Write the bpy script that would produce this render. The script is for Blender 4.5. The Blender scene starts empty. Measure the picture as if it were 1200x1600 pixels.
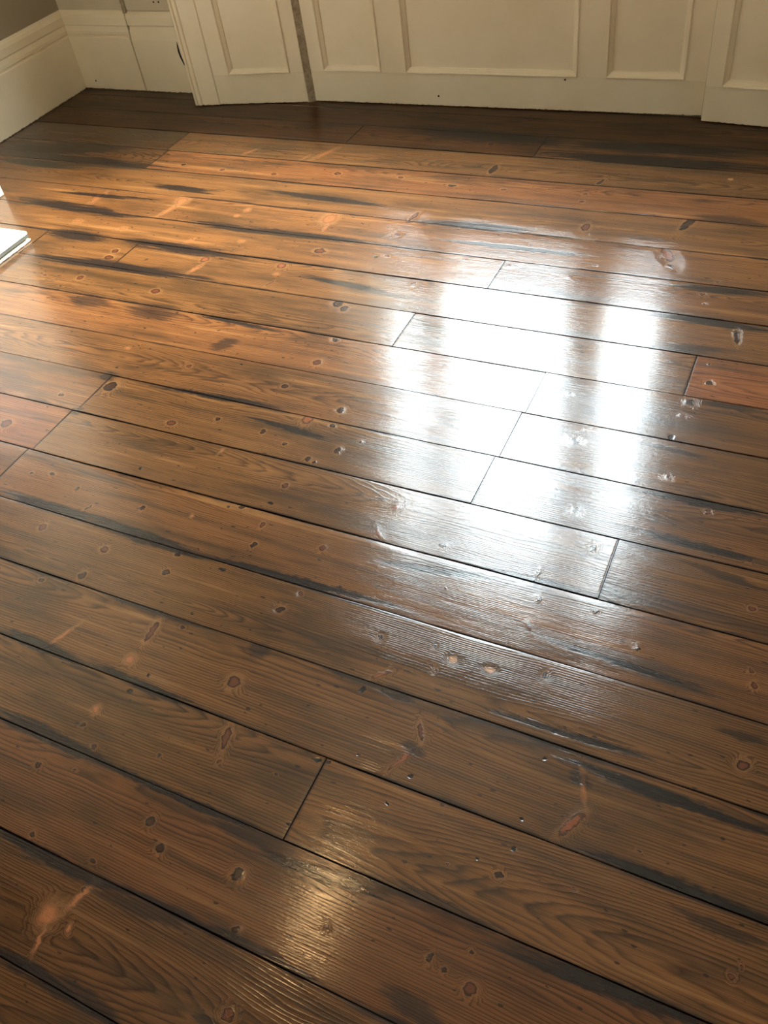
import bpy, bmesh, math, random
from mathutils import Vector, Matrix
random.seed(11)
S = bpy.context.scene
COL = S.collection
# ------------------------------------------------------------------ camera
cam_d = bpy.data.cameras.new('camera')
cam_d.sensor_fit = 'VERTICAL'
cam_d.sensor_height = 36.0
cam_d.lens = 29.875
cam_d.clip_start = 0.05
cam = bpy.data.objects.new('camera', cam_d)
COL.objects.link(cam)
R3 = Vector((0.90040227, 0.41690761, -0.1243535))
U3 = Vector((-0.22506472, 0.69097611, 0.68694824))
F3 = Vector((-0.37231925, 0.59054217, -0.71598765))
M4 = Matrix.Identity(4)
for i in range(3):
    M4[i][0], M4[i][1], M4[i][2] = R3[i], U3[i], -F3[i]
M4[2][3] = 1.45
cam.matrix_world = M4
S.camera = cam
# ------------------------------------------------------------------ world, sun, exposure
W = bpy.data.worlds.new('overcast sky'); S.world = W; W.use_nodes = True
bg = W.node_tree.nodes['Background']
bg.inputs[0].default_value = (0.86, 0.93, 1.0, 1)
bg.inputs[1].default_value = 6.0
sun_d = bpy.data.lights.new('hazy sun', 'SUN')
sun_d.energy = 6.0
sun_d.angle = math.radians(38)
sun_d.color = (1.0, 0.95, 0.87)
sun = bpy.data.objects.new('hazy sun', sun_d); COL.objects.link(sun)
sun.rotation_euler = Vector((-0.42, -0.62, -0.72)).to_track_quat('-Z', 'Y').to_euler()
port_d = bpy.data.lights.new('window daylight portal', 'AREA')
port_d.shape = 'RECTANGLE'; port_d.size = 1.7; port_d.size_y = 2.6
port_d.cycles.is_portal = True
port = bpy.data.objects.new('window daylight portal', port_d); COL.objects.link(port)
port.location = (-1.31, 3.72, 2.05); port.rotation_euler = (math.radians(-90), 0, 0)
S.view_settings.view_transform = 'Standard'
S.view_settings.look = 'None'
S.view_settings.gamma = 1.0
S.view_settings.use_curve_mapping = False
S.view_settings.exposure = 2.65
S.cycles.max_bounces = 10
S.cycles.diffuse_bounces = 6
S.cycles.sample_clamp_indirect = 8.0

# ------------------------------------------------------------------ node helpers
class NT:
    def __init__(s, name):
        s.m = bpy.data.materials.new(name); s.m.use_nodes = True
        s.t = s.m.node_tree
        s.b = s.t.nodes['Principled BSDF']
    def n(s, typ, ins=None, **kw):
        nd = s.t.nodes.new(typ)
        for k, v in kw.items(): setattr(nd, k, v)
        for k, v in (ins or {}).items():
            if isinstance(v, bpy.types.NodeSocket): s.t.links.new(v, nd.inputs[k])
            else: nd.inputs[k].default_value = v
        return nd
    def math(s, op, a, b=0.0, c=None, clamp=False):
        ins = {0: a, 1: b}
        if c is not None: ins[2] = c
        return s.n('ShaderNodeMath', ins, operation=op, use_clamp=clamp).outputs[0]
    def vmath(s, op, a, b):
        return s.n('ShaderNodeVectorMath', {0: a, 1: b}, operation=op).outputs[0]
    def mix(s, f, a, b, blend='MIX'):
        nd = s.n('ShaderNodeMix', data_type='RGBA', blend_type=blend)
        for k, v in ((0, f), (6, a), (7, b)):
            if isinstance(v, bpy.types.NodeSocket): s.t.links.new(v, nd.inputs[k])
            else: nd.inputs[k].default_value = v
        return nd.outputs[2]
    def step(s, v, a, b, c=0.0, d=1.0):
        return s.n('ShaderNodeMapRange', {0: v, 1: a, 2: b, 3: c, 4: d}, interpolation_type='SMOOTHSTEP').outputs[0]
    def noise(s, vec, scale, detail=2.0, rough=0.5):
        return s.n('ShaderNodeTexNoise', {'Vector': vec, 'Scale': scale, 'Detail': detail, 'Roughness': rough}).outputs['Fac']
    def scaled(s, vec, sx, sy, sz):
        return s.vmath('MULTIPLY', vec, (sx, sy, sz))

class GT(NT):           # a node group
    def __init__(s, name, ins, outs):
        s.t = bpy.data.node_groups.new(name, 'ShaderNodeTree')
        for nm, ty in ins: s.t.interface.new_socket(nm, in_out='INPUT', socket_type=ty)
        for nm, ty in outs: s.t.interface.new_socket(nm, in_out='OUTPUT', socket_type=ty)
        s.i = s.t.nodes.new('NodeGroupInput'); s.o = s.t.nodes.new('NodeGroupOutput')
    def I(s, k): return s.i.outputs[k]
    def out(s, **kw):
        for k, v in kw.items(): s.t.links.new(v, s.o.inputs[k])

FL, VE, CO = 'NodeSocketFloat', 'NodeSocketVector', 'NodeSocketColor'
# elliptical distance: 1 at the rim of the ellipse
g_dist = GT('ellipse distance', [('P', VE), ('Loc', VE), ('Rot', VE), ('Scale', VE)], [('D', FL)])
_mp = g_dist.n('ShaderNodeMapping', {'Vector': g_dist.I('P'), 'Location': g_dist.I('Loc'), 'Rotation': g_dist.I('Rot'), 'Scale': g_dist.I('Scale')}, vector_type='TEXTURE')
g_dist.out(D=g_dist.n('ShaderNodeVectorMath', {0: _mp.outputs[0]}, operation='LENGTH').outputs['Value'])
# grain swelling round a knot
g_swell = GT('grain swell', [('D', FL), ('Amount', FL), ('Field', FL)], [('Field', FL)])
_s = g_swell.step(g_swell.I('D'), 3.0, 0.0)
g_swell.out(Field=g_swell.math('MULTIPLY_ADD', _s, g_swell.I('Amount'), g_swell.I('Field')))
# knot colour: heart, dark rim and a pale halo of twisted grain
g_knot = GT('knot colour', [('Color', CO), ('D', FL), ('Heart', CO), ('Rim', CO), ('Halo', FL)], [('Color', CO)])
_halo = g_knot.math('MULTIPLY', g_knot.step(g_knot.I('D'), 2.2, 1.1), g_knot.I('Halo'))
_c1 = g_knot.mix(_halo, g_knot.I('Color'), (0.36, 0.165, 0.058, 1))
_c2 = g_knot.mix(g_knot.step(g_knot.I('D'), 1.15, 0.98), _c1, g_knot.I('Rim'))
_c3 = g_knot.mix(g_knot.step(g_knot.I('D'), 0.95, 0.55, 0.0, 0.85), _c2, g_knot.I('Heart'))
g_knot.out(Color=_c3)

# ------------------------------------------------------------------ floorboard material
def lin(c):
    return tuple(((x / 255 + 0.055) / 1.055) ** 2.4 if x > 10 else x / 255 / 12.92 for x in c) + (1,)
TONES = {   # heart, rim, halo
    'D': ((0.038, 0.014, 0.007, 1), (0.010, 0.005, 0.003, 1), 0.25),
    'R': ((0.105, 0.030, 0.012, 1), (0.028, 0.010, 0.005, 1), 0.28),
    'O': ((0.270, 0.095, 0.032, 1), (0.170, 0.062, 0.023, 1), 0.35),
    'P': ((0.21, 0.062, 0.024, 1), (0.050, 0.018, 0.008, 1), 0.2),
    'K': ((0.008, 0.006, 0.006, 1), (0.014, 0.009, 0.007, 1), 0.0),
    'L': ((0.360, 0.170, 0.060, 1), (0.300, 0.135, 0.048, 1), 0.1),
}
def board_material(idx, u0, u1, v0, v1, light, red, edge, knots, stains):
    rnd = random.Random(idx * 7 + 3)
    N = NT('stained pine board')
    P0 = N.n('ShaderNodeTexCoord').outputs['Object']
    off = (rnd.uniform(-40, 40), rnd.uniform(-40, 40), rnd.uniform(-9, 9))
    P = N.vmath('ADD', P0, off)
    # ragged edge for knots and stains
    wob = N.n('ShaderNodeTexNoise', {'Vector': N.scaled(P, 1, 1.6, 1), 'Scale': 60.0, 'Detail': 2.0})
    wv = N.vmath('MULTIPLY', N.vmath('SUBTRACT', wob.outputs['Color'], (0.5, 0.5, 0.5)), (0.016, 0.010, 0.0))
    Pk = N.vmath('MULTIPLY', N.vmath('ADD', P0, wv), (1, 1, 0))
    sep = N.n('ShaderNodeSeparateXYZ', {0: P0}); u, v = sep.outputs[0], sep.outputs[1]
    # year rings of a slab sawn out of a trunk
    vm = (v0 + v1) / 2
    vc = vm + rnd.choice((-1, 1)) * rnd.uniform(0.0, 0.10)
    dz = rnd.uniform(0.02, 0.09)
    slow = N.noise(N.scaled(P, 0.75, 1.0, 1), 1.0, 2.0)
    fine = N.noise(N.scaled(P, 2.2, 16, 1), 1.0, 3.0, 0.6)
    dv = N.math('SUBTRACT', v, vc)
    dd = N.math('MULTIPLY_ADD', slow, 0.15, dz - 0.075)
    rr = N.math('SQRT', N.math('ADD', N.math('MULTIPLY', dv, dv), N.math('MULTIPLY', dd, dd)))
    fld = N.math('MULTIPLY_ADD', fine, 0.022, rr)
    dists = []
    for (x, y, a, b, r, t) in knots:
        g = N.n('ShaderNodeGroup', node_tree=g_dist.t)
        N.t.links.new(Pk, g.inputs['P'])
        g.inputs['Loc'].default_value = (x, y, 0); g.inputs['Rot'].default_value = (0, 0, r)
        g.inputs['Scale'].default_value = (a * 0.68, b * 0.68, 1)
        dists.append(g.outputs['D'])
        if t != 'K':
            h = N.n('ShaderNodeGroup', node_tree=g_swell.t)
            N.t.links.new(g.outputs['D'], h.inputs['D']); N.t.links.new(fld, h.inputs['Field'])
            h.inputs['Amount'].default_value = min(0.04, 0.9 * math.sqrt(a * b) + 0.006)
            fld = h.outputs['Field']
    pitch = rnd.uniform(0.0036, 0.0054)
    ph = N.math('DIVIDE', fld, pitch)
    fr = N.math('FRACT', ph)
    ring = N.n('ShaderNodeValToRGB', {0: fr}).outputs[0]
    cr = ring.node.color_ramp
    cr.elements[0].position = 0.0; cr.elements[0].color = (0.05, 0.05, 0.05, 1)
    cr.elements[1].position = 1.0; cr.elements[1].color = (0.1, 0.1, 0.1, 1)
    e = cr.elements.new(0.45); e.color = (0.25, 0.25, 0.25, 1)
    e = cr.elements.new(0.82); e.color = (1, 1, 1, 1)
    late = ring
    fib = N.noise(N.scaled(P, 7, 330, 1), 1.0, 3.0, 0.65)
    streak = N.noise(N.scaled(P, 1.5, 38, 1), 1.0, 3.0, 0.6)
    blot = N.noise(N.scaled(P, 2.3, 11, 1), 1.0, 4.0, 0.62)
    # colours of the stained pine
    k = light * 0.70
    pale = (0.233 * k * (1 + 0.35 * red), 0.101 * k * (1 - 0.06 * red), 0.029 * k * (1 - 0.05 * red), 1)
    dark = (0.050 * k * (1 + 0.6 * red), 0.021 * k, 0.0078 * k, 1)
    murk = (0.050 * k, 0.0250 * k, 0.0105 * k, 1)
    c = N.mix(N.math('MULTIPLY', late, N.step(streak, 0.25, 0.65, 0.5, 1.0)), pale, dark)
    c = N.mix(N.step(fib, 0.48, 0.74, 0.0, 0.72), c, dark)
    c = N.mix(N.step(streak, 0.42, 0.24, 0.0, 0.75), c, (0.36 * k, 0.165 * k, 0.052 * k, 1))
    c = N.mix(N.step(streak, 0.52, 0.74, 0.0, 0.7), c, murk)
    c = N.mix(N.step(blot, 0.46, 0.72, 0.0, 0.72), c, murk)
    c = N.mix(N.step(blot, 0.44, 0.25, 0.0, 0.35), c, (0.30 * k, 0.135 * k, 0.045 * k, 1))
    for d, (x, y, a, b, r, t) in zip(dists, knots):
        g = N.n('ShaderNodeGroup', node_tree=g_knot.t)
        N.t.links.new(c, g.inputs['Color']); N.t.links.new(d, g.inputs['D'])
        hc, rc, hal = TONES[t]
        g.inputs['Heart'].default_value = hc; g.inputs['Rim'].default_value = rc; g.inputs['Halo'].default_value = hal * min(1, k)
        c = g.outputs['Color']
    # dark stain lying along the joints and in streaks
    ed = N.math('MINIMUM', N.math('SUBTRACT', v, v0), N.math('SUBTRACT', v1, v))
    ew = N.math('MULTIPLY_ADD', N.noise(N.scaled(P, 3.2, 9, 1), 1.0, 3.0, 0.6), 0.052 * edge, -0.023 * edge)
    em = N.step(N.math('SUBTRACT', ed, ew), 0.005, -0.004, 0.0, 0.88)
    ends = N.math('MINIMUM', N.math('SUBTRACT', u, u0), N.math('SUBTRACT', u1, u))
    em = N.math('MAXIMUM', em, N.step(ends, 0.006, 0.001, 0, 0.7))
    rag = N.math('MULTIPLY_ADD', N.noise(N.scaled(P, 5, 105, 1), 1.0, 4.0, 0.7), 2.0, -1.0)
    for (x, y, a, b, r) in stains:
        g = N.n('ShaderNodeGroup', node_tree=g_dist.t)
        N.t.links.new(Pk, g.inputs['P'])
        g.inputs['Loc'].default_value = (x, y, 0); g.inputs['Rot'].default_value = (0, 0, r)
        g.inputs['Scale'].default_value = (a * 1.05, b * (1.0 if b > 0.08 else 1.5), 1)
        em = N.math('MAXIMUM', em, N.step(N.math('ADD', g.outputs['D'], rag), 1.15, 0.55, 0.0, 0.62 if b > 0.08 else 0.94 if a > 0.13 else 0.7))
    c = N.mix(em, c, (0.0100, 0.0075, 0.0070, 1))
    # bare specks and pin holes
    sp = N.noise(N.scaled(P, 55, 120, 1), 1.0, 0.0)
    c = N.mix(N.step(sp, 0.79, 0.83, 0, 0.8), c, (0.014, 0.009, 0.007, 1))
    N.t.links.new(c, N.b.inputs['Base Color'])
    rg = N.math('MULTIPLY_ADD', streak, 0.15, GLOSS)
    N.b.inputs['Roughness'].default_value = 0.5
    N.b.inputs['Specular IOR Level'].default_value = 0.06
    N.b.inputs['IOR'].default_value = 1.5
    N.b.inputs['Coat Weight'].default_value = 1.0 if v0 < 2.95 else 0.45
    N.b.inputs['Coat IOR'].default_value = 1.52
    N.t.links.new(rg, N.b.inputs['Coat Roughness'])
    # relief: proud late wood, brush marks of the varnish and a slow unevenness
    stip = N.noise(N.scaled(P, 240, 420, 1), 1.0, 2.0, 0.6)
    brush = N.noise(N.scaled(P, 22, 120, 1), 1.0, 3.0, 0.6)
    wave = N.noise(N.scaled(P, 5, 14, 1), 1.0, 2.0)
    hgt = N.math('MULTIPLY', late, 0.00010)
    hgt = N.math('MULTIPLY_ADD', N.noise(N.scaled(P, 80, 130, 1), 1.0, 2.0, 0.6), 0.00013, hgt)
    hgt = N.math('MULTIPLY_ADD', fib, 0.00012, hgt)
    hgt = N.math('MULTIPLY_ADD', stip, 0.00008, hgt)
    hgt = N.math('MULTIPLY_ADD', brush, 0.00020, hgt)
    hgt = N.math('MULTIPLY_ADD', wave, 0.0005, hgt)
    hgt = N.math('MULTIPLY_ADD', em, -0.0002, hgt)
    for d, (x, y, a, b, r, t) in zip(dists, knots):
        hgt = N.math('MULTIPLY_ADD', N.step(d, 1.6, 0.4), 0.0002 if t != 'K' else -0.0004, hgt)
    bp = N.n('ShaderNodeBump', {'Strength': 1.0, 'Distance': 1.0, 'Height': hgt})
    N.t.links.new(bp.outputs[0], N.b.inputs['Normal']); N.t.links.new(bp.outputs[0], N.b.inputs['Coat Normal'])
    return N.m
GLOSS = 0.06

def plain(name, col, rough=0.5, noise=0.0, scale=30.0, bump=0.0, dirt=None):
    N = NT(name)
    P = N.n('ShaderNodeTexCoord').outputs['Object']
    c = tuple(col) + (1,)
    nz = N.noise(P, scale, 4.0, 0.6)
    dk = tuple(x * (1 - noise) for x in col) + (1,)
    cc = N.mix(N.step(nz, 0.35, 0.7), c, dk)
    if dirt:
        cc = N.mix(N.step(N.noise(P, 60, 4.0, 0.7), 0.42, 0.68, 0, 0.9), cc, tuple(dirt) + (1,))
    N.t.links.new(cc, N.b.inputs['Base Color'])
    N.b.inputs['Roughness'].default_value = rough
    if bump:
        bp = N.n('ShaderNodeBump', {'Strength': 1.0, 'Distance': 1.0, 'Height': N.math('MULTIPLY', N.noise(P, scale * 5, 3.0), bump)})
        N.t.links.new(bp.outputs[0], N.b.inputs['Normal'])
    return N.m
def painted(name, col, rough=0.42):
    """old gloss-painted joinery: brush waviness and a painted shadow-gap line where it meets the floor"""
    N = NT(name)
    P = N.n('ShaderNodeTexCoord').outputs['Object']
    z = N.n('ShaderNodeSeparateXYZ', {0: P}).outputs[2]
    c = N.mix(N.step(N.noise(P, 3.0, 4.0, 0.6), 0.35, 0.7), tuple(col) + (1,), tuple(x * f for x, f in zip(col, (0.93, 0.92, 0.88))) + (1,))
    hz = N.math('MULTIPLY_ADD', N.noise(P, 70.0, 4.0, 0.7), 0.014, -0.004)
    c = N.mix(N.step(N.math('SUBTRACT', z, hz), 0.0015, -0.0005, 0, 0.9), c, (0.02, 0.014, 0.01, 1))  # shadow gap above the boards, painted as a dark ragged line
    N.t.links.new(c, N.b.inputs['Base Color'])
    N.b.inputs['Roughness'].default_value = rough
    bp = N.n('ShaderNodeBump', {'Strength': 1.0, 'Distance': 1.0, 'Height': N.math('MULTIPLY', N.noise(P, 45, 3.0), 0.0006)})
    N.t.links.new(bp.outputs[0], N.b.inputs['Normal'])
    return N.m
M = {}
M['cream'] = painted('cream gloss paint', (0.86, 0.765, 0.60))
M['wall'] = plain('taupe wall paint', (0.35, 0.30, 0.235), 0.8, 0.05, 8, 0.0004)
M['alcove'] = plain('beige wall paint', (0.60, 0.53, 0.41), 0.8, 0.05, 8, 0.0004)
M['ceiling'] = plain('white ceiling paint', (0.55, 0.53, 0.48), 0.9, 0.03, 8, 0.0004)
M['gap'] = plain('dusty gap black', (0.012, 0.009, 0.007), 0.9, 0.3, 40)
M['filler'] = plain('grubby brown filler', (0.44, 0.37, 0.26), 0.8, 0.25, 25, 0.001, (0.24, 0.19, 0.13))
M['stone'] = plain('white hearth stone', (0.86, 0.85, 0.82), 0.35, 0.04, 12, 0.0002)
M['shaded'] = plain('grey slate edge', (0.10, 0.10, 0.085), 0.6, 0.2, 40)  # side of the white slab in shade; the grey is put into its colour
M['fire'] = plain('black cast iron', (0.02, 0.02, 0.02), 0.5, 0.3, 40, 0.0006)
M['brass'] = plain('dull brass', (0.35, 0.24, 0.09), 0.35, 0.2, 40)
M['brass'].node_tree.nodes['Principled BSDF'].inputs['Metallic'].default_value = 1
M['brick'] = plain('outside render', (0.40, 0.33, 0.27), 0.9, 0.2, 6)
M['ground'] = plain('grey paving', (0.22, 0.22, 0.20), 0.9, 0.3, 3)
M['leaf'] = plain('dark foliage', (0.030, 0.055, 0.020), 0.8, 0.5, 6, 0.01)
M['bark'] = plain('bark', (0.08, 0.06, 0.04), 0.9, 0.4, 20)
def glass_mat():
    N = NT('window glass')
    N.t.nodes.remove(N.b)
    t = N.n('ShaderNodeBsdfTransparent', {'Color': (0.94, 0.97, 0.96, 1)})
    g = N.n('ShaderNodeBsdfGlossy', {'Color': (1, 1, 1, 1), 'Roughness': 0.01})
    f = N.n('ShaderNodeLayerWeight', {'Blend': 0.5}).outputs['Facing']
    f = N.math('MULTIPLY_ADD', N.math('POWER', f, 5.0), 0.95, 0.04)
    m = N.n('ShaderNodeMixShader', {0: f, 1: t.outputs[0], 2: g.outputs[0]})
    N.t.links.new(m.outputs[0], N.t.nodes['Material Output'].inputs[0])
    return N.m
M['glass'] = glass_mat()
def bulb_mat():
    N = NT('lit warm bulb')
    N.b.inputs['Base Color'].default_value = (1, 0.9, 0.7, 1)
    N.b.inputs['Emission Color'].default_value = (1.0, 0.62, 0.27, 1)
    N.b.inputs['Emission Strength'].default_value = BULB
    return N.m
BULB = 50.0

# ------------------------------------------------------------------ mesh helpers
SHARP = 22
def link(name, bm, mat, parent=None, smooth=False):
    bmesh.ops.recalc_face_normals(bm, faces=bm.faces)
    me = bpy.data.meshes.new(name); bm.to_mesh(me); bm.free()
    me.materials.append(mat)
    if smooth:
        for p in me.polygons: p.use_smooth = True
        me.set_sharp_from_angle(angle=math.radians(SHARP))
    o = bpy.data.objects.new(name, me); COL.objects.link(o)
    if parent: o.parent = parent
    return o
def structure(o): o['kind'] = 'structure'; return o
def empty(name, loc=(0, 0, 0)):
    o = bpy.data.objects.new(name, None); COL.objects.link(o); o.location = loc; o.empty_display_size = 0.1
    return o
def box(bm, x0, x1, y0, y1, z0, z1):
    vs = [bm.verts.new((x, y, z)) for z in (z0, z1) for x, y in ((x0, y0), (x1, y0), (x1, y1), (x0, y1))]
    for f in ((0, 1, 2, 3), (4, 5, 6, 7), (0, 1, 5, 4), (1, 2, 6, 5), (2, 3, 7, 6), (3, 0, 4, 7)):
        bm.faces.new([vs[i] for i in f])
def boxes(name, mat, lst, parent=None, bev=0.0):
    bm = bmesh.new()
    for b in lst: box(bm, *b)
    if bev: bmesh.ops.bevel(bm, geom=bm.edges[:], offset=bev, segments=2, affect='EDGES')
    return link(name, bm, mat, parent)
def prism(bm, poly, z0, z1):
    a = [bm.verts.new((x, y, z0)) for x, y in poly]; b = [bm.verts.new((x, y, z1)) for x, y in poly]
    n = len(poly)
    bm.faces.new(a); bm.faces.new(b)
    for i in range(n): bm.faces.new((a[i], a[(i + 1) % n], b[(i + 1) % n], b[i]))
def sweep(bm, path, prof, side=1):
    """profile (depth, height) swept along a floor path; depth is measured to the given side, corners mitred"""
    pts = [Vector(p) for p in path]; n = len(pts); rows = []
    for i, p in enumerate(pts):
        ds = []
        if i > 0: ds.append((pts[i] - pts[i - 1]).normalized())
        if i < n - 1: ds.append((pts[i + 1] - pts[i]).normalized())
        nn = [Vector((-d.y, d.x)) * side for d in ds]
        m = nn[0] if len(nn) == 1 else (nn[0] + nn[1]) / (1 + nn[0].dot(nn[1]))
        rows.append([bm.verts.new((p.x + m.x * d, p.y + m.y * d, z)) for d, z in prof])
    for a, b in zip(rows, rows[1:]):
        for j in range(len(prof)):
            k = (j + 1) % len(prof)
            bm.faces.new((a[j], a[k], b[k], b[j]))
    bm.faces.new(rows[0]); bm.faces.new(rows[-1])
def lathe(bm, prof, cx, cy, seg=20):
    rings = []
    for r, z in prof:
        rings.append([bm.verts.new((cx + r * math.cos(2 * math.pi * i / seg), cy + r * math.sin(2 * math.pi * i / seg), z)) for i in range(seg)])
    for a, b in zip(rings, rings[1:]):
        for i in range(seg): bm.faces.new((a[i], a[(i + 1) % seg], b[(i + 1) % seg], b[i]))
    bm.faces.new(rings[0]); bm.faces.new(rings[-1])

# ------------------------------------------------------------------ room shell
XL, XR, YB, YF, ZC = -3.536, 0.90, 3.492, -1.30, 3.60
structure(boxes('wall_left', M['wall'], [(XL - 0.2, XL, YF - 0.2, YB + 0.3, -0.05, ZC)]))
structure(boxes('wall_right', M['wall'], [(XR, XR + 0.2, YF - 0.2, YB + 0.3, -0.05, ZC)]))
structure(boxes('wall_front', M['wall'], [(XL, XR, YF - 0.2, YF, -0.05, ZC)]))
structure(boxes('ceiling', M['ceiling'], [(XL - 0.2, XR + 0.2, YF - 0.2, YB + 0.3, ZC, ZC + 0.15)]))
WX0, WX1, WZ0, WZ1 = -2.16, -0.462, 0.745, 3.36          # the window opening
wall_back = structure(boxes('wall_back', M['alcove'], [
    (XL, WX0, YB, YB + 0.26, -0.05, ZC), (WX1, XR, YB, YB + 0.26, -0.05, ZC),
    (WX0, WX1, YB, YB + 0.26, WZ1, ZC), (WX0, WX1, YB + 0.02, YB + 0.26, -0.05, WZ0 - 0.03)]))
structure(boxes('wall_chimney', M['cream'], [(XL, -3.105, 0.63, 2.352, -0.05, ZC)]))

# ------------------------------------------------------------------ floor of single boards
HU = 1.45
EDGES = [-0.90, -0.774, -0.652, -0.530, -0.409, -0.287, -0.165, -0.083 + 0.001, 0.040, 0.159, 0.284, 0.401, 0.524, 0.642, 0.764, 0.886, 1.005,
         1.128, 1.250, 1.372, 1.495, 1.613, 1.733, 1.866, 1.987, 2.113, 2.237, 2.345, 2.425]
JOINTS = {0.284: [-0.406], 0.642: [-1.25], 0.764: [-1.24, -0.15], 0.886: [-1.23, -0.392], 1.005: [-0.385], 1.128: [-0.379],
          1.250: [-0.70, -0.129], 1.372: [-1.825, -1.52], 1.495: [-0.585], 1.987: [-1.784], 1.866: [-1.776], 2.113: [-1.239, -0.684],
          0.159: [0.33], 0.040: [-1.6], 0.401: [-1.9], 1.733: [0.25], -0.082: [-0.9], -0.287: [0.1], -0.53: [-1.3]}
# brightness, redness, dark-edge amount of each run of boards, left to right
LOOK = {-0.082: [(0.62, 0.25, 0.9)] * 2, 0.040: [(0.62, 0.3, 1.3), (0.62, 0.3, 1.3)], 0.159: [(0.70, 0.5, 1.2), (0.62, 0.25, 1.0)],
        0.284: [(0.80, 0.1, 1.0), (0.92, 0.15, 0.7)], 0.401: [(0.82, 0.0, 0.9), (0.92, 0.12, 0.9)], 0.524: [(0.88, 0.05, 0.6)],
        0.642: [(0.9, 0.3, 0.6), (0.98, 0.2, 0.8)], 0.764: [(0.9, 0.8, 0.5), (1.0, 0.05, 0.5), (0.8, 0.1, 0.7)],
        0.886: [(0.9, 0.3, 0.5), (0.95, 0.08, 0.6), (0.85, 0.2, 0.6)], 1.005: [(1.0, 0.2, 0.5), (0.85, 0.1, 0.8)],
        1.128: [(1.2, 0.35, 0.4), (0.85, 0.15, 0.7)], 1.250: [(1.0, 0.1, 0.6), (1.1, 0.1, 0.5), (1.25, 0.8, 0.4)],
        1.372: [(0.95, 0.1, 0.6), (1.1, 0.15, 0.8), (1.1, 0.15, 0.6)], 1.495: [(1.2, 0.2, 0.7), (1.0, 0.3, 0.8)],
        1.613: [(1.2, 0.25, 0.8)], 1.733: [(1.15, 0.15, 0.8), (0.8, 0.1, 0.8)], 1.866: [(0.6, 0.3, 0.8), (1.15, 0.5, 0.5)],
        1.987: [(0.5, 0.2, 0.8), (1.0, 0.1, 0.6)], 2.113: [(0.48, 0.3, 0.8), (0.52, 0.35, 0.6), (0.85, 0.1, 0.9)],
        2.237: [(0.42, 0.4, 0.9)], 2.345: [(0.42, 0.4, 0.8)]}  # back rows: dark stain, plus shade by the wall put into the brightness
# worn, rounded far edge of some boards: share of the width, drop
ROUND = {0.642: (0.10, 0.0012), 0.524: (0.04, 0.0006), 0.764: (0.05, 0.0004)}
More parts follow.
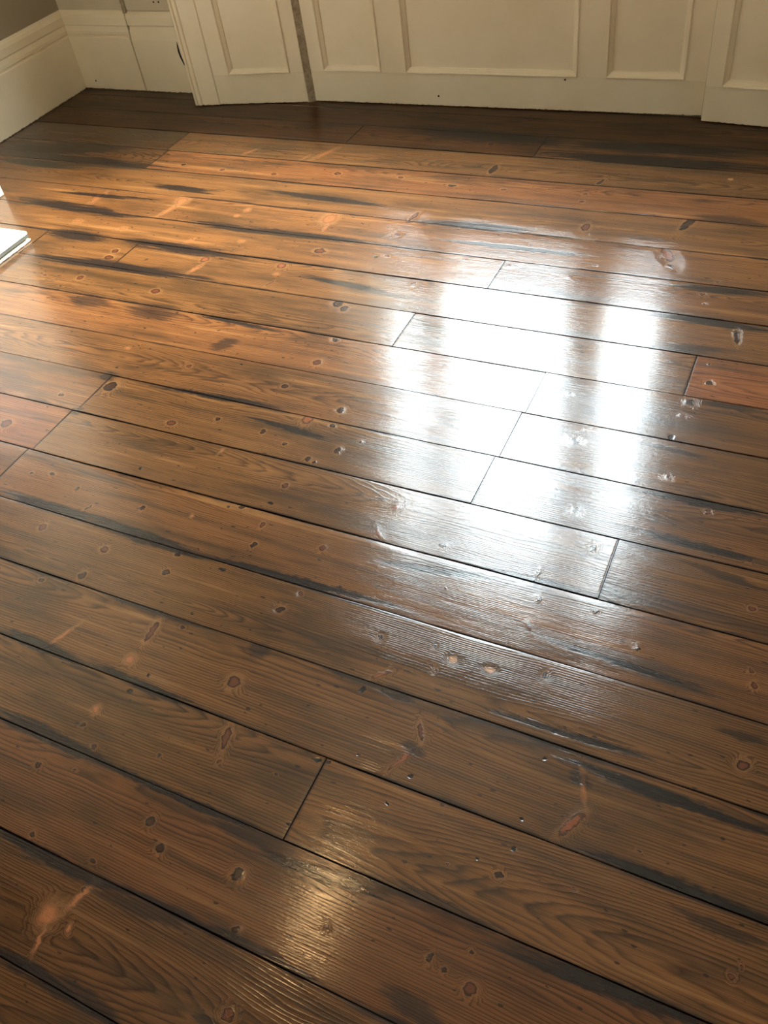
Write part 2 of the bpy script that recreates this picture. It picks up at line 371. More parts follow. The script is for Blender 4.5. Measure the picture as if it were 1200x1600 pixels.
# knots in the boards: along x, along y, half length, half width, turn, tone (metres on the floor)
KNOTS = [
    (-2.227,2.482,0.0337,0.032,0.0,'O'), (-1.915,2.469,0.0156,0.0148,0.0,'O'), (-1.934,2.42,0.0124,0.0118,0.0,'O'), (-1.562,2.469,0.0368,0.0454,0.0,'O'), (-2.574,2.253,0.0247,0.0164,0.0,'O'),
    (-2.341,2.24,0.0199,0.0151,0.0,'O'), (-1.812,2.255,0.0146,0.0111,0.0,'O'), (-1.49,2.257,0.0293,0.0195,0.0,'R'), (-2.262,2.09,0.019,0.0181,0.0,'R'), (-2.257,2.045,0.0251,0.0191,0.0,'R'),
    (-1.879,2.115,0.0202,0.023,0.0,'P'), (-1.578,2.14,0.0214,0.0203,0.0,'P'), (-1.569,2.088,0.0132,0.01,0.0,'O'), (-2.275,1.9,0.0184,0.0175,0.0,'R'), (-1.936,1.893,0.0224,0.0191,0.0,'R'),
    (-1.276,1.975,0.0236,0.0225,0.0,'D'), (-1.244,1.957,0.0187,0.0213,0.0,'D'), (-1.195,1.799,0.0133,0.0127,0.0,'D'), (-1.197,1.684,0.0173,0.0181,0.0,'R'), (-1.824,1.588,0.0102,0.0077,0.0,'O'),
    (-1.797,1.609,0.0076,0.0058,0.0,'D'), (-1.573,1.562,0.0118,0.0112,0.0,'R'), (-1.797,1.494,0.0074,0.0056,0.0,'K'), (-1.416,1.611,0.0068,0.0039,0.0,'K'), (-1.234,1.556,0.0127,0.0121,0.0,'D'),
    (-1.029,1.507,0.0138,0.0157,0.0,'D'), (-1.756,1.409,0.0263,0.03,0.0,'D'), (-1.884,1.332,0.0122,0.0093,0.0,'D'), (-2.418,2.769,0.0148,0.0113,0.0,'D'), (-2.214,2.755,0.0176,0.0134,0.0,'R'),
    (-2.109,2.767,0.0103,0.0079,0.0,'R'), (-1.966,2.757,0.0166,0.0126,0.0,'R'), (-1.701,2.807,0.0188,0.0161,0.0,'R'), (-1.28,2.265,0.0101,0.0096,0.0,'K'), (-1.647,2.331,0.0085,0.0081,0.0,'K'),
    (-2.426,1.883,0.0127,0.0072,0.0,'R'), (-1.191,3.147,0.0175,0.0149,0.0,'D'), (-1.398,3.087,0.0122,0.0093,0.0,'D'), (-1.435,2.82,0.0147,0.0111,0.0,'R'), (-1.212,2.791,0.0219,0.0125,0.0,'D'),
    (-1.015,2.796,0.013,0.0099,0.0,'R'), (-0.724,2.815,0.012,0.0103,0.0,'R'), (-0.719,2.759,0.0119,0.0101,0.0,'R'), (-1.269,2.414,0.0155,0.0177,0.0,'R'), (-0.659,2.592,0.0202,0.0346,0.0,'R'),
    (-0.815,2.412,0.0114,0.0108,0.0,'R'), (-0.798,2.445,0.0091,0.0087,0.0,'R'), (-0.827,2.309,0.0112,0.0106,0.0,'R'), (-0.566,2.368,0.0083,0.0055,0.0,'R'), (-0.621,2.291,0.0104,0.0099,0.0,'R'),
    (-1.084,2.138,0.0139,0.0159,0.0,'R'), (-0.981,2.311,0.0093,0.0089,0.0,'D'), (-1.243,2.277,0.0125,0.0095,0.0,'R'), (-0.228,2.283,0.011,0.0104,0.0,'R'), (-0.216,2.238,0.0072,0.0069,0.0,'R'),
    (-0.137,1.881,0.0112,0.0107,0.0,'D'), (-0.152,1.959,0.0066,0.005,0.0,'D'), (-0.166,1.789,0.0158,0.018,0.0,'D'), (-0.173,1.735,0.0125,0.0071,0.0,'R'), (-0.464,1.742,0.0087,0.0082,0.0,'D'),
    (-0.271,3.005,0.0131,0.0124,0.0,'L'), (-0.109,2.117,0.0118,0.0168,0.0,'D'), (-0.202,2.359,0.0074,0.0056,0.0,'R'), (-1.348,1.374,0.0105,0.011,0.0,'D'), (-1.195,1.367,0.01,0.0123,0.0,'D'),
    (-1.111,1.339,0.0097,0.0092,0.0,'D'), (-0.962,1.358,0.0129,0.0172,0.0,'D'), (-1.023,1.306,0.0112,0.0117,0.0,'D'), (-1.0,1.301,0.0092,0.0088,0.0,'D'), (-0.919,1.407,0.0074,0.007,0.0,'D'),
    (-1.1,1.447,0.0217,0.0248,0.0,'P'), (-1.02,1.443,0.0096,0.0092,0.0,'D'), (-1.471,1.321,0.0194,0.0129,0.0,'R'), (-1.442,1.139,0.0082,0.0085,0.0,'K'), (-1.031,1.201,0.0127,0.0121,0.0,'R'),
    (-1.958,1.174,0.024,0.0228,0.0,'R'), (-1.672,1.046,0.0107,0.0081,0.0,'D'), (-1.733,1.032,0.0087,0.0066,0.0,'D'), (-1.566,1.021,0.0082,0.0094,0.0,'D'), (-1.349,1.018,0.0096,0.0109,0.0,'D'),
    (-1.206,1.035,0.0073,0.007,0.0,'O'), (-1.1,1.102,0.0108,0.0103,0.0,'D'), (-1.019,1.065,0.0087,0.0116,0.0,'R'), (-1.006,1.002,0.0085,0.0129,0.0,'D'), (-0.843,1.047,0.0114,0.0119,0.0,'R'),
    (-1.561,0.879,0.0138,0.0157,0.0,'R'), (-1.354,0.869,0.0147,0.0126,0.0,'R'), (-1.168,0.918,0.0105,0.012,0.0,'D'), (-1.163,0.86,0.0103,0.0108,0.0,'D'), (-1.355,0.784,0.0126,0.0167,0.0,'D'),
    (-1.443,0.739,0.0091,0.0087,0.0,'D'), (-0.826,0.91,0.0062,0.0088,0.0,'R'), (-0.848,0.857,0.0123,0.0128,0.0,'D'), (-0.608,0.864,0.0085,0.0096,0.0,'D'), (-1.095,0.629,0.0156,0.0148,0.0,'O'),
    (-0.849,0.661,0.0201,0.0191,0.0,'R'), (-1.031,0.61,0.0061,0.0058,0.0,'K'), (-1.045,0.564,0.012,0.0091,0.0,'K'), (-1.033,0.779,0.0064,0.0049,0.0,'K'), (-1.037,0.911,0.0134,0.0063,0.0,'K'),
    (-1.037,1.134,0.0125,0.0059,0.0,'K'), (-0.589,0.737,0.0094,0.0107,0.0,'K'), (-1.033,0.74,0.0095,0.0063,0.0,'D'), (-0.401,1.567,0.0194,0.0147,0.0,'D'), (-0.161,1.506,0.0102,0.0097,0.0,'R'),
    (-0.057,1.423,0.0096,0.0091,0.0,'R'), (0.048,1.312,0.0101,0.0096,0.0,'R'), (0.074,1.184,0.0096,0.0073,0.0,'R'), (-0.181,1.648,0.0092,0.0105,0.0,'K'), (-0.332,1.069,0.0081,0.0108,0.0,'D'),
    (-0.113,1.016,0.0073,0.0083,0.0,'D'), (-0.529,1.03,0.0043,0.0041,0.0,'D'), (-0.263,0.893,0.0099,0.0113,0.0,'D'), (-0.212,1.076,0.0065,0.0049,0.0,'D'), (-0.331,1.34,0.0133,0.0151,0.0,'D'),
    (-0.263,1.24,0.0098,0.0148,0.0,'D'), (-0.581,1.143,0.0107,0.0101,0.0,'D'), (0.093,1.037,0.0068,0.0077,0.0,'R'), (0.104,1.006,0.0089,0.0118,0.0,'R'), (-0.446,0.865,0.0145,0.0097,0.0,'L'),
    (-0.369,0.868,0.0141,0.0094,0.0,'L'), (-0.492,0.882,0.0054,0.0052,0.0,'D'), (-0.47,0.83,0.0066,0.0075,0.0,'R'), (-0.731,1.219,0.0115,0.0175,0.0,'P'), (-1.037,0.432,0.0086,0.0082,0.0,'D'),
    (-1.087,0.502,0.0119,0.0125,0.0,'O'), (-1.091,0.464,0.0089,0.0084,0.0,'D'), (-1.119,0.358,0.0086,0.0098,0.0,'D'), (-1.042,0.379,0.0056,0.0043,0.0,'D'), (-0.837,0.349,0.0103,0.0127,0.0,'D'),
    (-0.791,0.315,0.0124,0.0118,0.0,'D'), (-0.633,0.33,0.014,0.016,0.0,'D'), (-1.035,0.245,0.0067,0.0076,0.0,'D'), (-0.589,0.251,0.0089,0.0076,0.0,'D'), (-0.451,0.313,0.0064,0.0073,0.0,'R'),
    (-0.533,0.139,0.0134,0.014,0.0,'R'), (-0.78,0.498,0.0066,0.0063,0.0,'R'), (0.111,0.836,0.0145,0.0138,0.0,'R'), (-0.218,0.497,0.0084,0.0095,0.0,'D'), (-0.209,0.548,0.0075,0.0057,0.0,'K'),
    (-0.214,0.602,0.0065,0.0044,0.0,'K'), (-0.212,0.724,0.0069,0.0046,0.0,'K'), (-0.21,0.783,0.0082,0.0054,0.0,'K'), (-0.275,0.335,0.008,0.0107,0.0,'D'), (-0.25,0.328,0.0059,0.0068,0.0,'D'),
    (-0.218,0.369,0.0059,0.0056,0.0,'D'), (-0.201,0.319,0.0134,0.0128,0.0,'R'), (0.161,0.505,0.0044,0.0054,0.0,'R'), (0.153,0.486,0.007,0.0067,0.0,'R'), (-0.262,0.51,0.0043,0.0041,0.0,'K'),
    (-0.908,0.143,0.0243,0.0277,0.0,'O'), (-0.893,0.249,0.0088,0.0067,0.0,'D'), (-0.428,0.604,0.006,0.004,0.0,'K'), (-0.445,0.541,0.0059,0.0034,0.0,'K'), (-0.602,0.571,0.0101,0.0077,0.0,'K'),
    (-0.583,0.574,0.0063,0.0048,0.0,'K'), (-0.595,0.44,0.006,0.0046,0.0,'K'), (-0.877,0.202,0.0062,0.0059,0.0,'D'), (-0.303,0.482,0.0043,0.0041,0.0,'R'), (-0.095,0.522,0.004,0.0023,0.0,'R'),
    (-0.016,0.621,0.005,0.0033,0.0,'D'), (-0.535,0.607,0.005,0.0033,0.0,'K'), (-0.899,0.466,0.0069,0.0052,0.0,'D'), (-0.665,0.515,0.0051,0.0034,0.0,'D'), (-2.618,2.425,0.068,0.015,-1.67,'O'),
    (-2.24,2.409,0.0606,0.0133,-1.89,'O'), (-1.549,2.411,0.0251,0.0075,-1.45,'O'), (-1.878,2.051,0.0419,0.0105,-1.86,'O'), (-1.562,2.031,0.0245,0.0049,-2.01,'R'), (-2.014,2.212,0.0307,0.0092,-1.99,'O'),
    (-1.839,2.962,0.0789,0.0142,-2.04,'O'), (-2.185,2.924,0.038,0.0095,-2.08,'O'), (-1.106,2.942,0.0499,0.0174,-1.6,'D'), (-0.694,2.912,0.031,0.0093,-1.94,'D'), (-1.262,2.545,0.0463,0.0116,-1.77,'R'),
    (-0.347,2.688,0.0789,0.0197,-1.83,'D'), (-0.37,2.478,0.0612,0.022,-1.05,'P'), (-0.345,2.414,0.0214,0.0086,-0.63,'D'), (-0.104,2.095,0.0407,0.0102,-1.37,'D'), (-1.488,0.975,0.0166,0.005,1.05,'D'),
    (-1.093,0.707,0.0373,0.0104,-1.52,'R'), (-1.284,0.625,0.046,0.0055,-1.96,'O'), (-0.739,1.132,0.0205,0.0082,2.42,'P'), (-0.571,0.781,0.0276,0.0069,-2.42,'P'), (-0.354,1.136,0.0148,0.0052,-1.62,'D'),
    (-0.329,0.994,0.0161,0.0064,-1.08,'R'), (-0.795,0.546,0.0349,0.0105,-1.29,'R'), (-0.445,0.694,0.026,0.0073,-1.12,'R'), (-0.455,0.628,0.0456,0.0064,-2.04,'P'), (-0.134,0.701,0.0414,0.005,-1.19,'O'),
    (-0.133,0.624,0.0417,0.0117,-2.05,'P'), (-0.875,0.191,0.0437,0.0061,-1.89,'O'), (-0.896,0.107,0.0313,0.0044,-1.39,'O'), (-0.859,0.141,0.0113,0.0056,-1.15,'O'), (-1.266,1.265,0.012,0.0048,-1.69,'O'),
    (-0.369,1.628,0.0237,0.0047,-2.44,'O'), (-1.906,2.916,0.0292,0.0073,-1.92,'O'),
]
# dark stained streaks: x, y, half length, half width, turn
STAINS = [
    (-2.676,2.344,0.385,0.0247,-0.03), (-1.684,2.339,0.462,0.0172,-0.0), (-1.016,2.527,0.219,0.0197,0.03), (-2.031,2.162,0.296,0.0235,-0.01), (-2.494,2.155,0.172,0.0296,0.01),
    (-2.181,1.997,0.46,0.0221,0.02), (-2.137,1.782,0.087,0.0276,0.06), (-1.867,1.785,0.103,0.0305,0.04), (-1.555,1.804,0.173,0.0093,-0.06), (-1.527,1.689,0.048,0.0208,0.89),
    (-1.225,3.221,0.413,0.0402,-0.06), (-0.548,3.205,0.422,0.037,0.03), (-0.574,3.096,0.471,0.0326,0.01), (-0.22,2.723,0.125,0.0218,-0.07), (-0.188,2.316,0.153,0.0139,0.02),
    (-0.178,2.152,0.168,0.0164,-0.02), (-0.209,2.016,0.095,0.0153,0.14), (-0.066,1.8,0.096,0.0103,0.01), (-1.602,0.942,0.191,0.0134,-0.01), (-1.3,0.938,0.211,0.0147,-0.05),
    (-0.874,0.942,0.305,0.0069,0.03), (-1.304,0.587,0.154,0.0105,-0.02), (-1.048,0.588,0.169,0.0077,-0.03), (-1.422,1.459,0.262,0.0075,0.04), (-0.065,1.448,0.151,0.0107,0.01),
    (-0.396,1.109,0.196,0.008,0.06), (-1.15,0.418,0.153,0.0149,-0.04), (-0.81,0.408,0.255,0.006,-0.01), (-0.639,0.399,0.09,0.0107,0.06), (-0.492,0.386,0.152,0.0091,0.08),
    (-0.972,0.222,0.143,0.0109,-0.02), (-0.757,0.217,0.11,0.0123,0.11), (-0.589,0.232,0.099,0.006,0.05), (-0.91,0.063,0.042,0.0091,-0.02), (-0.799,0.056,0.077,0.007,0.02),
    (-0.756,0.068,0.069,0.0088,-0.13), (0.047,0.589,0.162,0.0083,-0.02), (0.017,0.731,0.173,0.0102,-0.02), (-0.297,0.418,0.113,0.0067,-0.03), (-0.013,0.401,0.17,0.0111,0.04),
    (-0.273,0.261,0.059,0.0113,-0.13), (-2.932,2.726,0.486,0.0297,-0.0), (-3.125,2.662,0.243,0.0263,-0.02), (-2.6,2.457,0.245,0.0115,0.03), (-2.292,2.573,0.165,0.0175,-0.01),
    (-1.321,2.087,0.185,0.0125,-0.08), (-0.861,2.418,0.252,0.0115,-0.0), (-3.135,2.822,0.401,0.0487,0.13), (-0.128,0.969,0.173,0.0069,-0.05), (-0.048,1.318,0.153,0.0108,-0.03),
    (0.018,1.251,0.091,0.0082,-0.17), (-0.838,0.747,0.028,0.0167,-0.05), (-0.52,0.752,0.035,0.011,-0.14), (-0.444,0.656,0.026,0.0086,-0.24), (-0.144,0.711,0.027,0.0098,-0.51),
    (-1.116,1.396,0.144,0.0083,-0.08), (-1.792,1.448,0.032,0.0189,-0.13), (-1.787,1.282,0.023,0.0143,-0.09), (0.122,0.549,0.082,0.0079,-0.01), (-0.558,1.071,0.151,0.0081,0.15),
    (-0.2,0.786,0.166,0.006,0.04), (-0.173,1.604,0.088,0.008,-0.08), (0.102,0.892,0.05,0.0076,0.07), (-0.563,0.117,0.025,0.0062,0.2), (-1.641,2.608,0.275,0.0138,-0.05),
]

floor = structure(boxes('floor', M['gap'], [(XL, XR, YF, YB + 0.02, -0.05, -0.012)]))
def floorboard(idx, u0, u1, v0, v1, look):
    rnd = random.Random(idx * 13 + 5)
    g = 0.0007
    v0m, v1m = v0 + g, v1 - g
    u0m, u1m = u0 + 0.0009, u1 - 0.0009
    w = v1m - v0m; vm = (v0m + v1m) / 2
    tilt = rnd.uniform(-0.0007, 0.0007) / 0.088
    cup = rnd.uniform(-0.0002, 0.0003)
    base = rnd.uniform(-0.0006, 0.0002)
    ns = max(2, int((u1 - u0) / 0.15))
    fr_, dr_ = ROUND.get(round(v0 / HU, 3), (0.04, 0.0))
    ts = (0.0, 0.005, 0.25, 0.5, 1 - fr_, 1 - fr_ * 0.5, 0.995, 1.0)
    bm = bmesh.new(); rows = []
    for i in range(ns + 1):
        u = u0m + (u1m - u0m) * i / ns
        ja, jb = rnd.uniform(-0.0005, 0.0012), rnd.uniform(-0.0012, 0.0005)
        wz = rnd.uniform(-0.00012, 0.00012)
        row = [bm.verts.new((u, v0m + ja, -0.012))]
        for t in ts:
            v = v0m + ja + (w + jb - ja) * t
            q = (t - 0.5) * 2
            z = base + wz + tilt * (v - vm) + cup * q * q - (0.0010 if t in (0.0, 1.0) else 0) - dr_ * max(0, (t - 1 + fr_) / fr_) ** 2
            row.append(bm.verts.new((u, v, z)))
        row.append(bm.verts.new((u, v1m + jb, -0.012)))
        rows.append(row)
    for a, b in zip(rows, rows[1:]):
        for j in range(len(a) - 1): bm.faces.new((a[j], a[j + 1], b[j + 1], b[j]))
    bm.faces.new(rows[0]); bm.faces.new(rows[-1])
    kn = [k for k in KNOTS if u0 <= k[0] < u1 and v0 <= k[1] < v1]
    st = [s for s in STAINS if u0 - s[2] <= s[0] < u1 + s[2] and v0 - s[3] * 1.6 <= s[1] < v1 + s[3] * 1.6]
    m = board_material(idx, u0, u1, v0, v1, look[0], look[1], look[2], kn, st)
    return link('floorboard', bm, m, floor, True)
bi = 0
for a, b in zip(EDGES, EDGES[1:]):
    js = [XL / HU] + JOINTS.get(a, []) + [XR / HU]
    lk = LOOK.get(a, [])
    for i, (x0, x1) in enumerate(zip(js, js[1:])):
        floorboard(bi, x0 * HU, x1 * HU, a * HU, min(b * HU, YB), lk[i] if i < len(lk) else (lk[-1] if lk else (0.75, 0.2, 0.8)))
        bi += 1

# ------------------------------------------------------------------ baseboards
SK = [(0, 0), (0.024, 0.0), (0.024, 0.243), (0.0215, 0.247), (0.014, 0.249), (0.014, 0.253), (0.0205, 0.258), (0.0205, 0.270), (0.017, 0.280), (0.012, 0.291),
      (0.0125, 0.294), (0.018, 0.297), (0.0185, 0.330), (0.015, 0.345), (0.006, 0.355), (0.0, 0.358)]
SK2 = [(0, 0), (0.024, 0.0), (0.024, 0.236), (0.0205, 0.262), (0.017, 0.280), (0.013, 0.292), (0.0135, 0.295), (0.018, 0.298), (0.0185, 0.330), (0.015, 0.345), (0.006, 0.355), (0.0, 0.358)]
bm = bmesh.new()
sweep(bm, [(XL, 2.352), (XL, YB), (-3.126, YB)], SK, -1)
bl = structure(link('baseboard_left', bm, M['cream']))
bm = bmesh.new()
sweep(bm, [(-3.119, YB), (-2.735, YB)], SK2, -1)
bb = structure(link('baseboard_back', bm, M['cream']))
bm = bmesh.new()
sweep(bm, [(XL, 2.352), (-3.105, 2.352), (-3.105, 2.05)], SK, 1)
structure(link('baseboard_chimney', bm, M['cream']))
bm = bmesh.new()
sweep(bm, [(0.13, YB), (XR, YB), (XR, YF), (XL, YF), (XL, 0.63), (-3.105, 0.63), (-3.105, 0.85)], SK, -1)
structure(link('baseboard_right', bm, M['cream']))
# dirty open seam between the two lengths, running up the wall
bm = bmesh.new()
prism(bm, [(-3.128, YB), (-3.117, YB), (-3.118, YB - 0.017), (-3.127, YB - 0.017)], 0.0, 0.30)
prism(bm, [(-3.139, YB), (-3.106, YB), (-3.112, YB - 0.012), (-3.131, YB - 0.012)], 0.30, 0.80)
link('seam_filler', bm, M['filler'], wall_back)
# boxed panel on the wall right of the seam, with its two screw holes
pan = boxes('boxing_panel', M['alcove'], [(-3.104, -2.735, YB - 0.010, YB, 0.360, 1.6)], wall_back)
def disc(name, c, r, n, mat, parent):
    bm = bmesh.new(); n = Vector(n).normalized(); a = n.orthogonal().normalized(); b = n.cross(a)
    rg = [[bm.verts.new(Vector(c) + n * h + (a * math.cos(t) + b * math.sin(t)) * rr) for t in [k * math.pi / 5 for k in range(10)]] for h, rr in ((-0.004, r), (0.0006, r), (0.0014, r * 0.6))]
    for p, q in zip(rg, rg[1:]):
        for k in range(10): bm.faces.new((p[k], p[(k + 1) % 10], q[(k + 1) % 10], q[k]))
    bm.faces.new(rg[-1]); bm.faces.new(rg[0])
    return link(name, bm, mat, parent)
for x in (-2.934, -2.905): disc('screw_hole', (x, YB - 0.010, 0.396), 0.0042, (0, -1, 0), M['gap'], wall_back)
disc('nail_head', (-3.433, YB - 0.024, 0.040), 0.0042, (0, -1, 0), M['gap'], bl)
bm = bmesh.new()                                            # the crescent-shaped hole beside the window casing
yy = YB - 0.0245
arc = [(-2.853, 0.236), (-2.858, 0.214), (-2.861, 0.190), (-2.858, 0.166), (-2.848, 0.136), (-2.838, 0.118)]
inn = [(-2.838, 0.118), (-2.843, 0.145), (-2.848, 0.170), (-2.850, 0.190), (-2.850, 0.214), (-2.853, 0.236)]
poly = arc + inn[1:-1]
va = [bm.verts.new((x, yy, z)) for x, z in poly]; vb = [bm.verts.new((x, yy + 0.012, z)) for x, z in poly]
bm.faces.new(va); bm.faces.new(vb)
for i in range(len(poly)): bm.faces.new((va[i], va[(i + 1) % len(poly)], vb[(i + 1) % len(poly)], vb[i]))
link('cable_hole', bm, M['gap'], bb)

# ------------------------------------------------------------------ panelled joinery under and beside the window
class Plane:                                                # s along the face, d out of the face towards the room
    def __init__(s, a, b):
        s.a = Vector(a); s.e = (Vector(b) - Vector(a)); s.L = s.e.length; s.e.normalize(); s.n = Vector((s.e.y, -s.e.x))
    def p(s, t, d, z): q = s.a + s.e * t + s.n * d; return (q.x, q.y, z)
def pbox(bm, pl, s0, s1, d0, d1, z0, z1, bev=0.0):
    vs = [bm.verts.new(pl.p(t, d, z)) for z in (z0, z1) for t, d in ((s0, d0), (s1, d0), (s1, d1), (s0, d1))]
    fs = [bm.faces.new([vs[i] for i in f]) for f in ((0, 1, 2, 3), (4, 5, 6, 7), (0, 1, 5, 4), (1, 2, 6, 5), (2, 3, 7, 6), (3, 0, 4, 7))]
def part_box(name, pl, s0, s1, d0, d1, z0, z1, parent, mat=None, bev=0.0015):
    bm = bmesh.new(); pbox(bm, pl, s0, s1, d0, d1, z0, z1)
    bmesh.ops.bevel(bm, geom=bm.edges[:], offset=bev, segments=1, affect='EDGES')
    return link(name, bm, mat or M['cream'], parent)
def moulding(pl, s0, s1, z0, z1, parent, w=0.0255):
    """mitred frame round one panel, from the outside edge on the stile in to the sunk panel"""
    prof = [(0.0, 0.0), (0.0005, 0.004), (0.004, 0.0055), (0.007, 0.003), (0.0085, -0.001), (0.013, -0.003), (0.019, -0.0075), (0.0215, -0.0085), (0.0225, -0.013), (w, -0.014), (w, -0.019), (0.0, -0.019)]
    bm = bmesh.new(); rows = []
    for cs, cz, ss, sz in ((s0, z0, 1, 1), (s1, z0, -1, 1), (s1, z1, -1, -1), (s0, z1, 1, -1)):
        rows.append([bm.verts.new(pl.p(cs + ss * i, d, cz + sz * i)) for i, d in prof])
    for k in range(4):
        a, b = rows[k], rows[(k + 1) % 4]
        for j in range(len(prof)):
            q = (j + 1) % len(prof)
            bm.faces.new((a[j], a[q], b[q], b[j]))
    return link('panel_moulding', bm, M['cream'], parent)
def panelling(name, pl, ztop, cols, rows_z, parent_extra=None, strip=None):
    root = structure(empty(name, pl.p(pl.L / 2, 0, 0)))
    inv = root.matrix_world.inverted()
    made = []
    T = 0.020
    z0s = rows_z
    # rails run the full width, stiles between them
    zs = [0.0] + [q for r in z0s for q in r] + [ztop]
    x0 = strip or 0.0
    for i in range(0, len(zs), 2):
        made.append(part_box('bottom_rail' if i == 0 else 'rail', pl, x0, pl.L, -T, 0, zs[i] + (0.002 if i == 0 else 0), zs[i + 1], root))
    for (za, zb) in z0s:
        ss = [x0] + [q for c in cols for q in c] + [pl.L]
        for i in range(0, len(ss), 2):
            made.append(part_box('stile', pl, ss[i], ss[i + 1], -T, 0, za, zb, root, bev=0.0004))
        for (sa, sb) in cols:
            made.append(part_box('panel', pl, sa, sb, -T - 0.008, -0.0135, za, zb, root))
            made.append(moulding(pl, sa, sb, za, zb, root))
    if strip:
        bm = bmesh.new()                                    # reeded architrave on the outer edge
        prof = [(0, -T), (0, 0.004), (0.004, 0.009), (0.012, 0.009), (0.016, 0.003), (0.019, 0.003), (0.023, 0.008), (0.034, 0.008), (0.038, 0.002), (0.043, 0.002), (0.046, 0.005), (strip - 0.004, 0.005), (strip, 0.0), (strip, -T)]
        lo = [bm.verts.new(pl.p(s, d, 0.002)) for s, d in prof]; hi = [bm.verts.new(pl.p(s, d, ztop)) for s, d in prof]
        bm.faces.new(lo); bm.faces.new(hi)
        for i in range(len(prof)):
            j = (i + 1) % len(prof); bm.faces.new((lo[i], lo[j], hi[j], hi[i]))
        made.append(link('architrave', bm, M['cream'], root))
    for o in made: o.matrix_parent_inverse = Matrix.Translation(-root.location)
    return root
pl_l = Plane((-2.734, 3.3385), (-2.172, 3.438))
pl_m = Plane((-2.146, 3.4553), (-0.457, 3.4963))
pl_r = Plane((-0.455, 3.4525), (0.130, 3.391))
ap_l = panelling('trim_1', pl_l, 3.40, [(0.203, 0.507)], [(0.130, 0.68), (0.86, 3.25)], strip=0.128)
ap_m = panelling('trim_2', pl_m, 0.742, [(0.065, 0.348), (0.461, 1.199), (1.309, 1.607)], [(0.131, 0.66)])
ap_r = panelling('trim_3', pl_r, 3.40, [(0.056, 0.373)], [(0.130, 0.68), (0.86, 3.25)])
def core(name, poly, z0, z1, parent):
    bm = bmesh.new(); prism(bm, poly, z0, z1)
    o = link(name, bm, M['cream'], parent); o.matrix_parent_inverse = Matrix.Translation(-parent.location); return o
def back(pl, s, d): q = pl.p(s, d, 0); return (q[0], q[1])
core('casing', [back(pl_l, 0, -0.02), back(pl_l, pl_l.L, -0.02), (-2.172, 3.50), (-2.734, 3.50)], 0.002, 3.40, ap_l)
core('casing', [back(pl_r, 0, -0.02), back(pl_r, pl_r.L, -0.02), (0.130, 3.50), (-0.455, 3.53)], 0.002, 3.40, ap_r)
core('casing', [back(pl_m, 0.0, -0.02), back(pl_m, pl_m.L, -0.02), (-0.47, 3.53), (-2.146, 3.53)], 0.002, 0.742, ap_m)
bm = bmesh.new()
prism(bm, [(-2.178, 3.437), (-2.143, 3.4545), (-2.143, 3.49), (-2.178, 3.49)], 0.0, 0.742)
sf = link('seam_filler', bm, M['filler'], ap_m); sf.matrix_parent_inverse = Matrix.Translation(-ap_m.location)
for s, z in ((0.604, 0.042), (1.150, 0.122)):
    q = pl_m.p(s, 0, z); o = disc('nail_head', q, 0.004, (pl_m.n.x, pl_m.n.y, 0), M['gap'], ap_m); o.matrix_parent_inverse = Matrix.Translation(-ap_m.location)

# ------------------------------------------------------------------ three-light window above
win = structure(empty('window_1', (-1.31, 3.60, WZ0)))
Lw = Matrix.Translation(-win.location)
def wpart(name, lst, mat=None, parent=win, bev=0.002):
    o = boxes(name, mat or M['cream'], lst, parent, bev)
    o.matrix_parent_inverse = Lw
    return o
wpart('window_sill', [(WX0 + 0.004, WX1 - 0.004, 3.43, 3.76, WZ0 - 0.002, WZ0 + 0.022)], bev=0.005)
F0, F1 = 3.60, 3.70
wpart('frame', [(WX0, WX0 + 0.06, F0, F1, WZ0 + 0.022, WZ1), (WX1 - 0.06, WX1, F0, F1, WZ0 + 0.022, WZ1), (WX0 + 0.06, WX1 - 0.06, F0, F1, WZ1 - 0.06, WZ1)])
for x, hw in ((-1.745, 0.055), (-0.900, 0.072)): wpart('mullion', [(x - hw, x + hw, F0 - 0.01, F1, WZ0 + 0.022, WZ1 - 0.06)])
for x0, x1 in ((WX0 + 0.06, -1.80), (-1.69, -0.972), (-0.828, WX1 - 0.06)):
    za, zb = WZ0 + 0.022, WZ1 - 0.06
    s_ = wpart('sash', [(x0, x0 + 0.035, 3.625, 3.665, za, zb), (x1 - 0.035, x1, 3.625, 3.665, za, zb), (x0 + 0.035, x1 - 0.035, 3.625, 3.665, za, za + 0.045),
                        (x0 + 0.035, x1 - 0.035, 3.625, 3.665, zb - 0.04, zb)], bev=0.003)
    g_ = boxes('pane', M['glass'], [(x0 + 0.035, x1 - 0.035, 3.643, 3.647, za + 0.045, zb - 0.04)], s_)
    g_.matrix_parent_inverse = s_.matrix_world.inverted() if False else Matrix.Identity(4)

# ------------------------------------------------------------------ hearth and fire surround at the left wall
HX0, HX1, HY0, HY1 = -3.081, -2.664, 0.92, 2.078
hearth = empty('hearth', ((HX0 + HX1) / 2, (HY0 + HY1) / 2, 0))
hearth['label'] = 'low white stone hearth slab lying on the boards at the left edge'; hearth['category'] = 'hearth'
Lh = Matrix.Translation(-hearth.location)
def hpart(name, mat, lst, bev):
    o = boxes(name, mat, lst, hearth, bev); o.matrix_parent_inverse = Lh; return o
hpart('slab', M['stone'], [(HX0, HX1, HY0, HY1, 0.0285, 0.041)], 0.003)
hpart('slab_edge', M['shaded'], [(HX0, HX1 - 0.001, HY0, HY1 - 0.002, 0.0165, 0.0285)], 0.001)
hpart('recess', M['gap'], [(HX0, HX1 - 0.014, HY0 + 0.01, HY1 - 0.014, 0.0095, 0.0165)], 0.0)  # shadow gap under the slab overhang, painted black
hpart('edge_strip', M['cream'], [(HX0, HX1 + 0.001, HY0, HY1 + 0.001, 0.0005, 0.0095)], 0.001)
fs = empty('fire_surround', (-3.02, 1.475, 0))
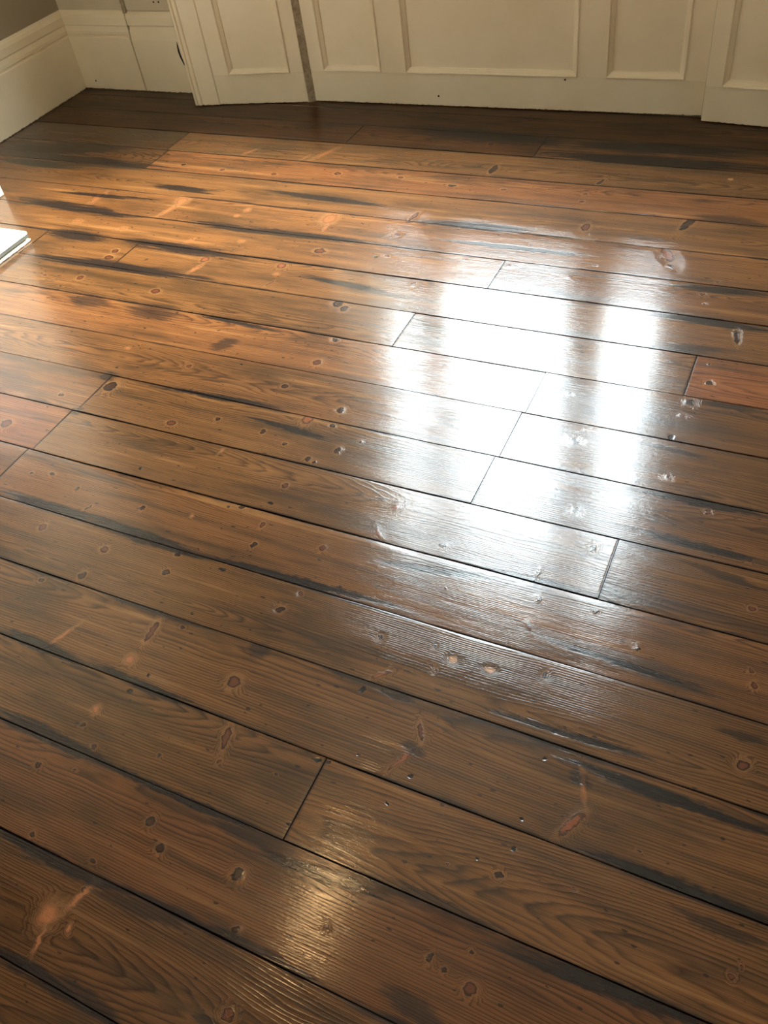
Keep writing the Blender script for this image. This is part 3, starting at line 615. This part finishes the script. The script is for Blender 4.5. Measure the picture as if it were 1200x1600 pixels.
fs['label'] = 'white painted fire surround standing against the chimney breast behind the hearth'; fs['category'] = 'fireplace'
Lf = Matrix.Translation(-fs.location)
def fpart(name, mat, lst, bev=0.004):
    o = boxes(name, mat, lst, fs, bev); o.matrix_parent_inverse = Lf; return o
for y0, y1 in ((0.87, 1.20), (1.66, 2.05)):
    fpart('plinth_block', M['stone'], [(-3.104, -3.083, y0, y1, 0.042 if False else 0.001, 0.20)] if False else [(-3.104, -3.0825, y0, y1, 0.001, 0.20)])
    fpart('pilaster', M['stone'], [(-3.104, -3.086, y0 + 0.01, y1 - 0.01, 0.20, 1.02)])
fpart('frieze', M['stone'], [(-3.104, -3.080, 0.87, 2.05, 1.02, 1.20)])
fpart('mantel_shelf', M['stone'], [(-3.104, -2.93, 0.83, 2.09, 1.20, 1.24)])
fpart('fire_plate', M['fire'], [(-3.104, -3.092, 1.20, 1.66, 0.045, 1.02)], 0.002)

# ------------------------------------------------------------------ pendant lamp over the room
LX, LY = -1.30, 1.00
lamp = empty('pendant_lamp', (LX, LY, ZC))
lamp['label'] = 'bare warm bulb hanging from the ceiling on a cord'; lamp['category'] = 'lamp'
Ll = Matrix.Translation(-lamp.location)
def lpart(name, mat, prof, seg=20):
    bm = bmesh.new(); lathe(bm, prof, LX, LY, seg); o = link(name, bm, mat, lamp, True); o.matrix_parent_inverse = Ll; return o
lpart('ceiling_rose', M['ceiling'], [(0.001, ZC - 0.035), (0.03, ZC - 0.033), (0.05, ZC - 0.012), (0.055, ZC - 0.0005)])
lpart('cord', M['ceiling'], [(0.004, 2.62), (0.004, ZC - 0.034)], 8)
lpart('lamp_holder', M['brass'], [(0.004, 2.63), (0.018, 2.62), (0.02, 2.57), (0.017, 2.56)])
lpart('bulb', bulb_mat(), [(0.012, 2.56), (0.015, 2.545), (0.026, 2.525), (0.033, 2.50), (0.033, 2.485), (0.026, 2.465), (0.013, 2.453), (0.001, 2.45)])

# ------------------------------------------------------------------ outside the window
structure(boxes('ground_outside', M['ground'], [(-40, 40, YB + 0.3, 60, -0.8, -0.6)]))
# unseen blocker added outside; its leafy crown is shaped to dim the left light
def blocker_tree(x, y, h, r, label):
    t = empty('blocker_tree', (x, y, -0.6)); t['label'] = label; t['category'] = 'blocker_tree'
    bm = bmesh.new()
    lathe(bm, [(0.14, -0.6), (0.10, 1.0), (0.05, h * 0.75)], x, y, 10)
    o = link('trunk', bm, M['bark'], t, True); o.matrix_parent_inverse = Matrix.Translation(-t.location)
    bm = bmesh.new(); rr = random.Random(4)
    for k in range(700):
        zz = rr.uniform(0.3, h); f = math.sqrt(max(0.03, 1 - ((zz - h * 0.45) / (h * 0.56)) ** 2))
        a = rr.uniform(0, 6.283); q = r * f * math.sqrt(rr.uniform(0.1, 1))
        m = Matrix.Translation((x + q * math.cos(a), y + q * math.sin(a), zz)) @ Matrix.Rotation(rr.uniform(0, 3), 4, (rr.random(), rr.random(), 1))
        bmesh.ops.create_icosphere(bm, subdivisions=1, radius=rr.uniform(0.15, 0.32), matrix=m)
    o = link('foliage', bm, M['leaf'], t); o.matrix_parent_inverse = Matrix.Translation(-t.location); o['kind'] = 'stuff'
blocker_tree(-6.0, 9.0, 5.8, 1.9, 'unseen bushy blocker added outside to dim the left light')
